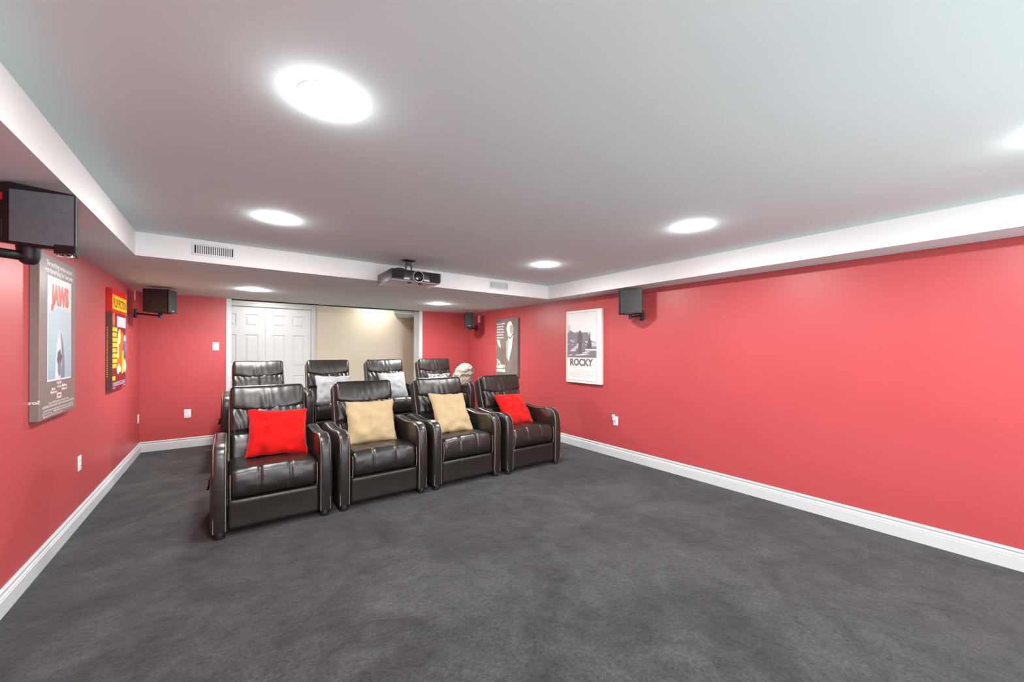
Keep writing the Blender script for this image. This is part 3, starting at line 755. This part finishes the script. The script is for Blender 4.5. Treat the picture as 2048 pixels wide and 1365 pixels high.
# poster 1: left wall, near (grey with pale blue panel and red title)
t = poster('tall grey canvas film poster reading JAWS with pale blue panel, nearest on left wall', 'left', 3.862, 1.467, None, None)
canvas(t, fm('warm_grey_print', (128, 120, 116), .3), h=1.03)
def sea_mat():
    m = mat('pale_sea_print', srgb(176, 205, 214), .3)
    nt = m.node_tree; N = nt.nodes; L = nt.links; tc = N.new('ShaderNodeTexCoord'); sp = N.new('ShaderNodeSeparateXYZ'); L.new(tc.outputs['Object'], sp.inputs[0])
    n_ = N.new('ShaderNodeTexNoise'); n_.inputs['Scale'].default_value = 5; L.new(tc.outputs['Object'], n_.inputs['Vector'])
    ad = N.new('ShaderNodeMath'); ad.operation = 'MULTIPLY_ADD'; ad.inputs[1].default_value = .12; L.new(n_.outputs['Fac'], ad.inputs[0]); L.new(sp.outputs['Z'], ad.inputs[2])
    mr = N.new('ShaderNodeMapRange'); mr.inputs[1].default_value = -.30; mr.inputs[2].default_value = .46; L.new(ad.outputs[0], mr.inputs[0])
    r = N.new('ShaderNodeValToRGB'); e = r.color_ramp.elements; e[0].position = 0; e[0].color = (*srgb(140, 180, 200), 1); e[1].position = 1; e[1].color = (*srgb(236, 238, 238), 1)
    for p_, c in ((.45, (170, 205, 215)), (.70, (190, 215, 222)), (.76, (228, 234, 236))):
        q = e.new(p_); q.color = (*srgb(*c), 1)
    L.new(mr.outputs[0], r.inputs[0]); L.new(r.outputs[0], N['Principled BSDF'].inputs['Base Color']); return m
mats = [sea_mat(), fm('white_ink', (238, 238, 236)), fm('pale_form_ink', (222, 228, 232)), fm('slate_form_ink', (120, 138, 152)), fm('dark_form_ink', (96, 92, 104))]
bm = B(); rect(bm, -.215, .235, -.285, .385, Y0, 1); rect(bm, -.205, .225, -.275, .375, Y0-.0004, 0)
# plain pointed pale form rising from below
poly(bm, [(-.085, -.275), (-.075, -.16), (-.055, -.05), (-.02, .03), (.005, .055), (.03, .03), (.07, -.05), (.095, -.16), (.10, -.275)], Y0-.0008, 2)
poly(bm, [(.02, -.275), (.05, -.16), (.03, -.03), (.012, .04), (.03, .025), (.07, -.05), (.095, -.16), (.10, -.275)], Y0-.0012, 3)
blob(bm, 0, -.14, .045, .055, Y0-.0016, 4, 20, .3, 2); blob(bm, 0, -.21, .03, .05, Y0-.0020, 3, 20, .2, 5)
obj('picture_panel', bm, mats, t)
bm = B(); text_bm(bm, 'JAWS', .17, .012, .215, Y0-.0016, bold=.010, fit=.33); obj('title_lettering', bm, fm('red_orange_ink', (235, 84, 66)), t, label='red block title')
bm = B(); text_bm(bm, 'The terrifying motion picture', .044, .01, .448, Y0, bold=.0012, fit=.48); text_bm(bm, 'from the terrifying No.1 best seller.', .044, .01, .405, Y0, bold=.0012, fit=.52)
obj('tagline_lettering', bm, mats[1], t)
bm = B()
for x, z, wd in ((.0, -.31, .08), (-.10, -.345, .07), (-.10, -.365, .11), (.10, -.335, .10), (.10, -.357, .11), (.0, -.335, .07)):
    textbars(bm, x-wd/2, x+wd/2, z, .017, Y0, 0, rn, 2)
rect(bm, -.04, .04, -.405, -.37, Y0); obj('name_lettering', bm, mats[1], t)
bm = B(); text_bm(bm, 'JAWS', .02, 0, -.394, Y0-.0006, bold=.001, fit=.05); obj('small_title', bm, fm('red_small_ink', (220, 80, 66)), t)
bm = B()
for z, a, b, h_ in ((-.428, -.19, .2, .014), (-.448, -.29, .3, .016), (-.470, -.27, .28, .012), (-.487, -.29, -.13, .012), (-.487, -.10, .29, .014), (-.503, -.28, .06, .010)):
    textbars(bm, a, b, z, h_, Y0, 0, rn, 9)
obj('credit_lettering', bm, fm('pale_credit_ink', (205, 202, 200)), t, kind='stuff')
bm = B()
text_bm(bm, 'Scre', .03, 0, 0, 0, bold=.001, mirror=True)
for v in bm.verts: v.co = Vector((-PW/2-.0012, -.021-(v.co.x)*.9, -.41+v.co.z))
obj('side_lettering', bm, mats[1], t)

# poster 2: left wall, far (red head, yellow title, dark panel)
t = poster('canvas film poster with red top, yellow title and yellow name column, farther along left wall', 'left', 5.64, 1.48, None, None)
bm = B(); box(bm, -PW/2, PW/2, -PT, -.001, -PH/2, .27); box(bm, -PW/2, PW/2, -PT, -.001, .27, PH/2, mi=1)
obj('canvas', bm, [fm('dark_umber_print', (92, 66, 64)), fm('bright_red_print', (225, 26, 22))], t)
yel = fm('yellow_ink', (250, 205, 20)); P2 = [yel, fm('orange_ink', (226, 104, 34)), fm('pale_skin_ink', (236, 214, 160)), fm('lilac_ink', (190, 188, 214)), fm('deep_red_ink', (120, 26, 30)), fm('off_white_ink', (232, 228, 222)), fm('slate_blue_ink', (98, 100, 140))]
bm = B(); rect(bm, -.32, .31, .30, .44, Y0, 0)
ob = obj('title_block', bm, P2, t)
bm = B(); text_bm(bm, 'PULP FICTION', .12, 0, .325, Y0-.0006, bold=.003, fit=.58); obj('title_lettering', bm, fm('dark_title_ink', (150, 62, 20)), t)
bm = B()
rect(bm, -.33, .33, -.5, .262, Y0+.0003, 4)
rect(bm, -.13, .28, .13, .24, Y0, 3)
for k in range(6): rect(bm, -.10+.03*(k % 2), .22, .14+k*.016, .147+k*.016, Y0-.0004, 5)
blob(bm, -.27, .2, .05, .07, Y0, 1, 14, .4, 1)
blob(bm, .02, -.02, .16, .12, Y0, 1, 18, .6, 3); blob(bm, -.03, .03, .07, .08, Y0-.0004, 2, 16, .5, 4)
poly(bm, [(-.10, -.05), (.10, -.03), (.20, -.28), (-.14, -.30)], Y0-.0004, 1)
poly(bm, [(-.12, .0), (-.06, -.02), (-.04, -.20), (-.12, -.18)], Y0-.0008, 2)
poly(bm, [(.10, -.12), (.17, -.10), (.19, -.34), (.08, -.36)], Y0-.0008, 0)
blob(bm, -.04, -.30, .10, .045, Y0-.0008, 5, 14, .7, 7); blob(bm, .24, -.28, .06, .07, Y0-.0012, 5, 14, .5, 9)
poly(bm, [(.15, .0), (.30, .08), (.33, -.10), (.22, -.20)], Y0-.0004, 6); blob(bm, .22, .02, .05, .035, Y0-.0012, 5, 12, .5, 12)
obj('picture_panel', bm, P2, t)
for k in range(9):
    if k == 8: x0, x1, z0 = -.32, -.20, -.405
    else: x0, x1, z0 = -.32, -.12-.03*(k % 3 == 1), .08-k*.052
    bm = B(); rect(bm, x0, x1, z0, z0+.04, Y0-.0008); obj('name_block', bm, yel, t)
bm = B()
for z in (-.435, -.45, -.465): textbars(bm, -.30, .26, z, .011, Y0-.0008, 0, rn, 9)
textbars(bm, -.3, -.2, -.487, .012, Y0-.0008, 0, rn, 2); textbars(bm, .15, .26, -.487, .012, Y0-.0008, 0, rn, 2)
obj('credit_lettering', bm, P2[3], t, kind='stuff')
bm = B()
z = .12
while z > -.36:
    poly(bm, [(-PW/2-.001, z), (-PW/2-.001, z), (-PW/2-.001, z)], 0) if False else None
    vs = [bm.verts.new((-PW/2-.0008, a, b)) for a, b in ((-.006, z), (-.014, z), (-.014, z-.011), (-.006, z-.011))]; bm.faces.new(vs); z -= .019
obj('side_lettering', bm, yel, t, kind='stuff')
bm = B(); NN = 60
film = mat('clear_shrink_film', (1, 1, 1), .08, spec=.8, alpha=.10, coat=.5, bump=[(14, .6, .01)])
G = {}
for i in range(9):
    for j in range(NN+1):
        u = i/8; v = j/NN
        G[i, j] = bm.verts.new((PW/2-.10+.115*u+.010*noise.noise(Vector((j*.35, 0, 0)))*u, Y0-.004-.004*noise.noise(Vector((i*.5, j*.5, 2)))+.01*max(0, u-.8), -.5+v+(.004 if v in (0, 1) else 0)))
for i in range(8):
    for j in range(NN): bm.faces.new((G[i, j], G[i+1, j], G[i+1, j+1], G[i, j+1]))
obj('plastic_wrap', bm, film, t, True, label='crinkled clear wrap along the right edge')

# poster 3: right wall, far (grey with white abstract portrait)
t = poster('grey canvas film poster with pale figure and white script corner, farther along right wall', 'right', 5.635, 1.438, None, None)
bm = B(); box(bm, -PW/2, PW/2-.0, -PT, -.001, -.52, .51, bev=.002); obj('canvas', bm, mat('grey_brown_print', srgb(112, 102, 96), .3, var=(3, srgb(132, 122, 116), .35, .65, 3)), t)
P3 = [fm('paper_white_ink', (232, 232, 226)), fm('light_grey_ink', (170, 164, 158)), fm('charcoal_ink', (70, 62, 62)), fm('dull_red_ink', (190, 60, 54))]
bm = B()
blob(bm, .10, .34, .095, .115, Y0, 0, 22, .15, 1); blob(bm, .16, .31, .06, .08, Y0-.0004, 1, 18, .3, 3)
poly(bm, [(.03, .26), (.19, .29), (.20, .20), (.10, .17), (.05, .20)], Y0-.0002, 0)
poly(bm, [(.06, .17), (.20, .22), (.17, .0), (.075, -.26), (.04, -.20), (.05, .0)], Y0-.0006, 0)
poly(bm, [(-.01, .09), (.05, .13), (.03, -.20), (.0, -.20)], Y0-.0004, 1)
poly(bm, [(.06, .18), (.13, .17), (.21, .25), (.19, .20), (.11, .14)], Y0-.001, 2)
blob(bm, .22, .11, .022, .028, Y0-.001, 3, 12, .3, 4)
poly(bm, [(-.30, .12), (-.24, .08), (-.26, .13), (-.22, .13), (-.19, .06), (-.17, -.02), (-.24, .02)], Y0, 0)
obj('picture_panel', bm, P3, t)
bm = B()
for k, wd in enumerate((.26, .22, .22, .24, .2, .22, .1)): textbars(bm, -.30, -.30+wd, .41-k*.05, .026, Y0, 0, rn, 2)
obj('quote_lettering', bm, P3[0], t, kind='stuff')
bm = B(); text_bm(bm, 'The', .10, -.25, -.30, Y0, bold=.004, fit=.12); text_bm(bm, 'Godfather', .11, -.17, -.385, Y0, bold=.006, fit=.27)
rect(bm, -.305, -.035, -.455, -.405, Y0); obj('title_lettering', bm, P3[0], t, label='white serif style title')

# poster 4: right wall, near (white with grey park picture)
t = poster('white canvas film poster reading ROCKY under a grey park picture, on right wall', 'right', 3.778, 1.437, None, None)
canvas(t, fm('white_canvas', (236, 234, 230), .4), h=1.03)
P4 = [fm('sky_grey_ink', (226, 226, 224)), fm('mid_grey_ink', (128, 122, 130)), fm('dark_grey_ink', (98, 92, 100)), fm('light_print_ink', (196, 194, 196)), fm('white_print_ink', (236, 236, 234))]
bm = B(); e = .004
for a in ((-.31, .25, .480, .484), (-.31, .25, -.484, -.480), (-.31, -.306, -.48, .48), (.246, .25, -.48, .48)): rect(bm, *a, Y0, 2)
obj('border_line', bm, P4, t)
bm = B(); X0, X1 = -.305, .245
rect(bm, X0, X1, -.155, .478, Y0, 0)
poly(bm, [(X0, .20), (-.25, .24), (-.17, .20), (-.08, .215), (0, .20), (.09, .20), (.12, .14), (.15, .08), (X1, .06), (X1, -.155), (X0, -.155)], Y0-.0003, 1)
rect(bm, X0, -.25, .215, .32, Y0-.0002, 3)
poly(bm, [(.13, .06), (X1, .06), (X1, -.0), (.15, .0)], Y0-.0006, 3)
for k in range(34):
    blob(bm, -.29+.5*rn.random(), .03+.09*rn.random(), .004+.010*rn.random(), .003+.006*rn.random(), Y0-.0006-.00002*k, 4, 8, .5, k)
for k in range(7):
    a = -.30+.5*rn.random(); z = -.13+.07*rn.random(); poly(bm, [(a, z), (a+.05+.12*rn.random(), z+.004), (a+.05+.1*rn.random(), z+.012), (a+.01, z+.009)], Y0-.0008-.00003*k, 4)
poly(bm, [(-.26, -.06), (-.10, .03), (-.04, .03), (-.16, -.06)], Y0-.0007, 3)
poly(bm, [(.04, -.035), (X1, -.035), (X1, -.055), (.06, -.055)], Y0-.0012, 4)
# monument
poly(bm, [(.065, -.03), (.17, -.03), (.16, .05), (.135, .12), (.14, .17), (.128, .22), (.116, .17), (.118, .12), (.09, .05)], Y0-.0014, 2)
# plain standing figure, arms at its sides
blob(bm, -.055, .205, .022, .026, Y0-.0016, 2, 14)
poly(bm, [(-.10, .175), (-.055, .185), (-.01, .175), (.0, .06), (-.015, .05), (-.025, .12), (-.028, -.10), (-.05, -.10), (-.055, .03), (-.06, -.10), (-.082, -.10), (-.088, .12), (-.095, .05), (-.11, .06)], Y0-.0016, 2)
obj('picture_panel', bm, P4, t)
bm = B(); text_bm(bm, 'ROCKY', .135, -.03, -.268, Y0-.0004, bold=.006, fit=.44); obj('title_lettering', bm, fm('grey_title_ink', (112, 106, 108)), t, label='heavy grey title')
bm = B()
for z, a, b in ((-.33, -.17, .09), (-.36, -.25, .20), (-.385, -.27, .2), (-.405, -.27, .2), (-.43, -.26, .18)): textbars(bm, a, b, z, .012, Y0, 0, rn, 8)
obj('credit_lettering', bm, fm('faint_grey_ink', (206, 206, 202)), t, kind='stuff')
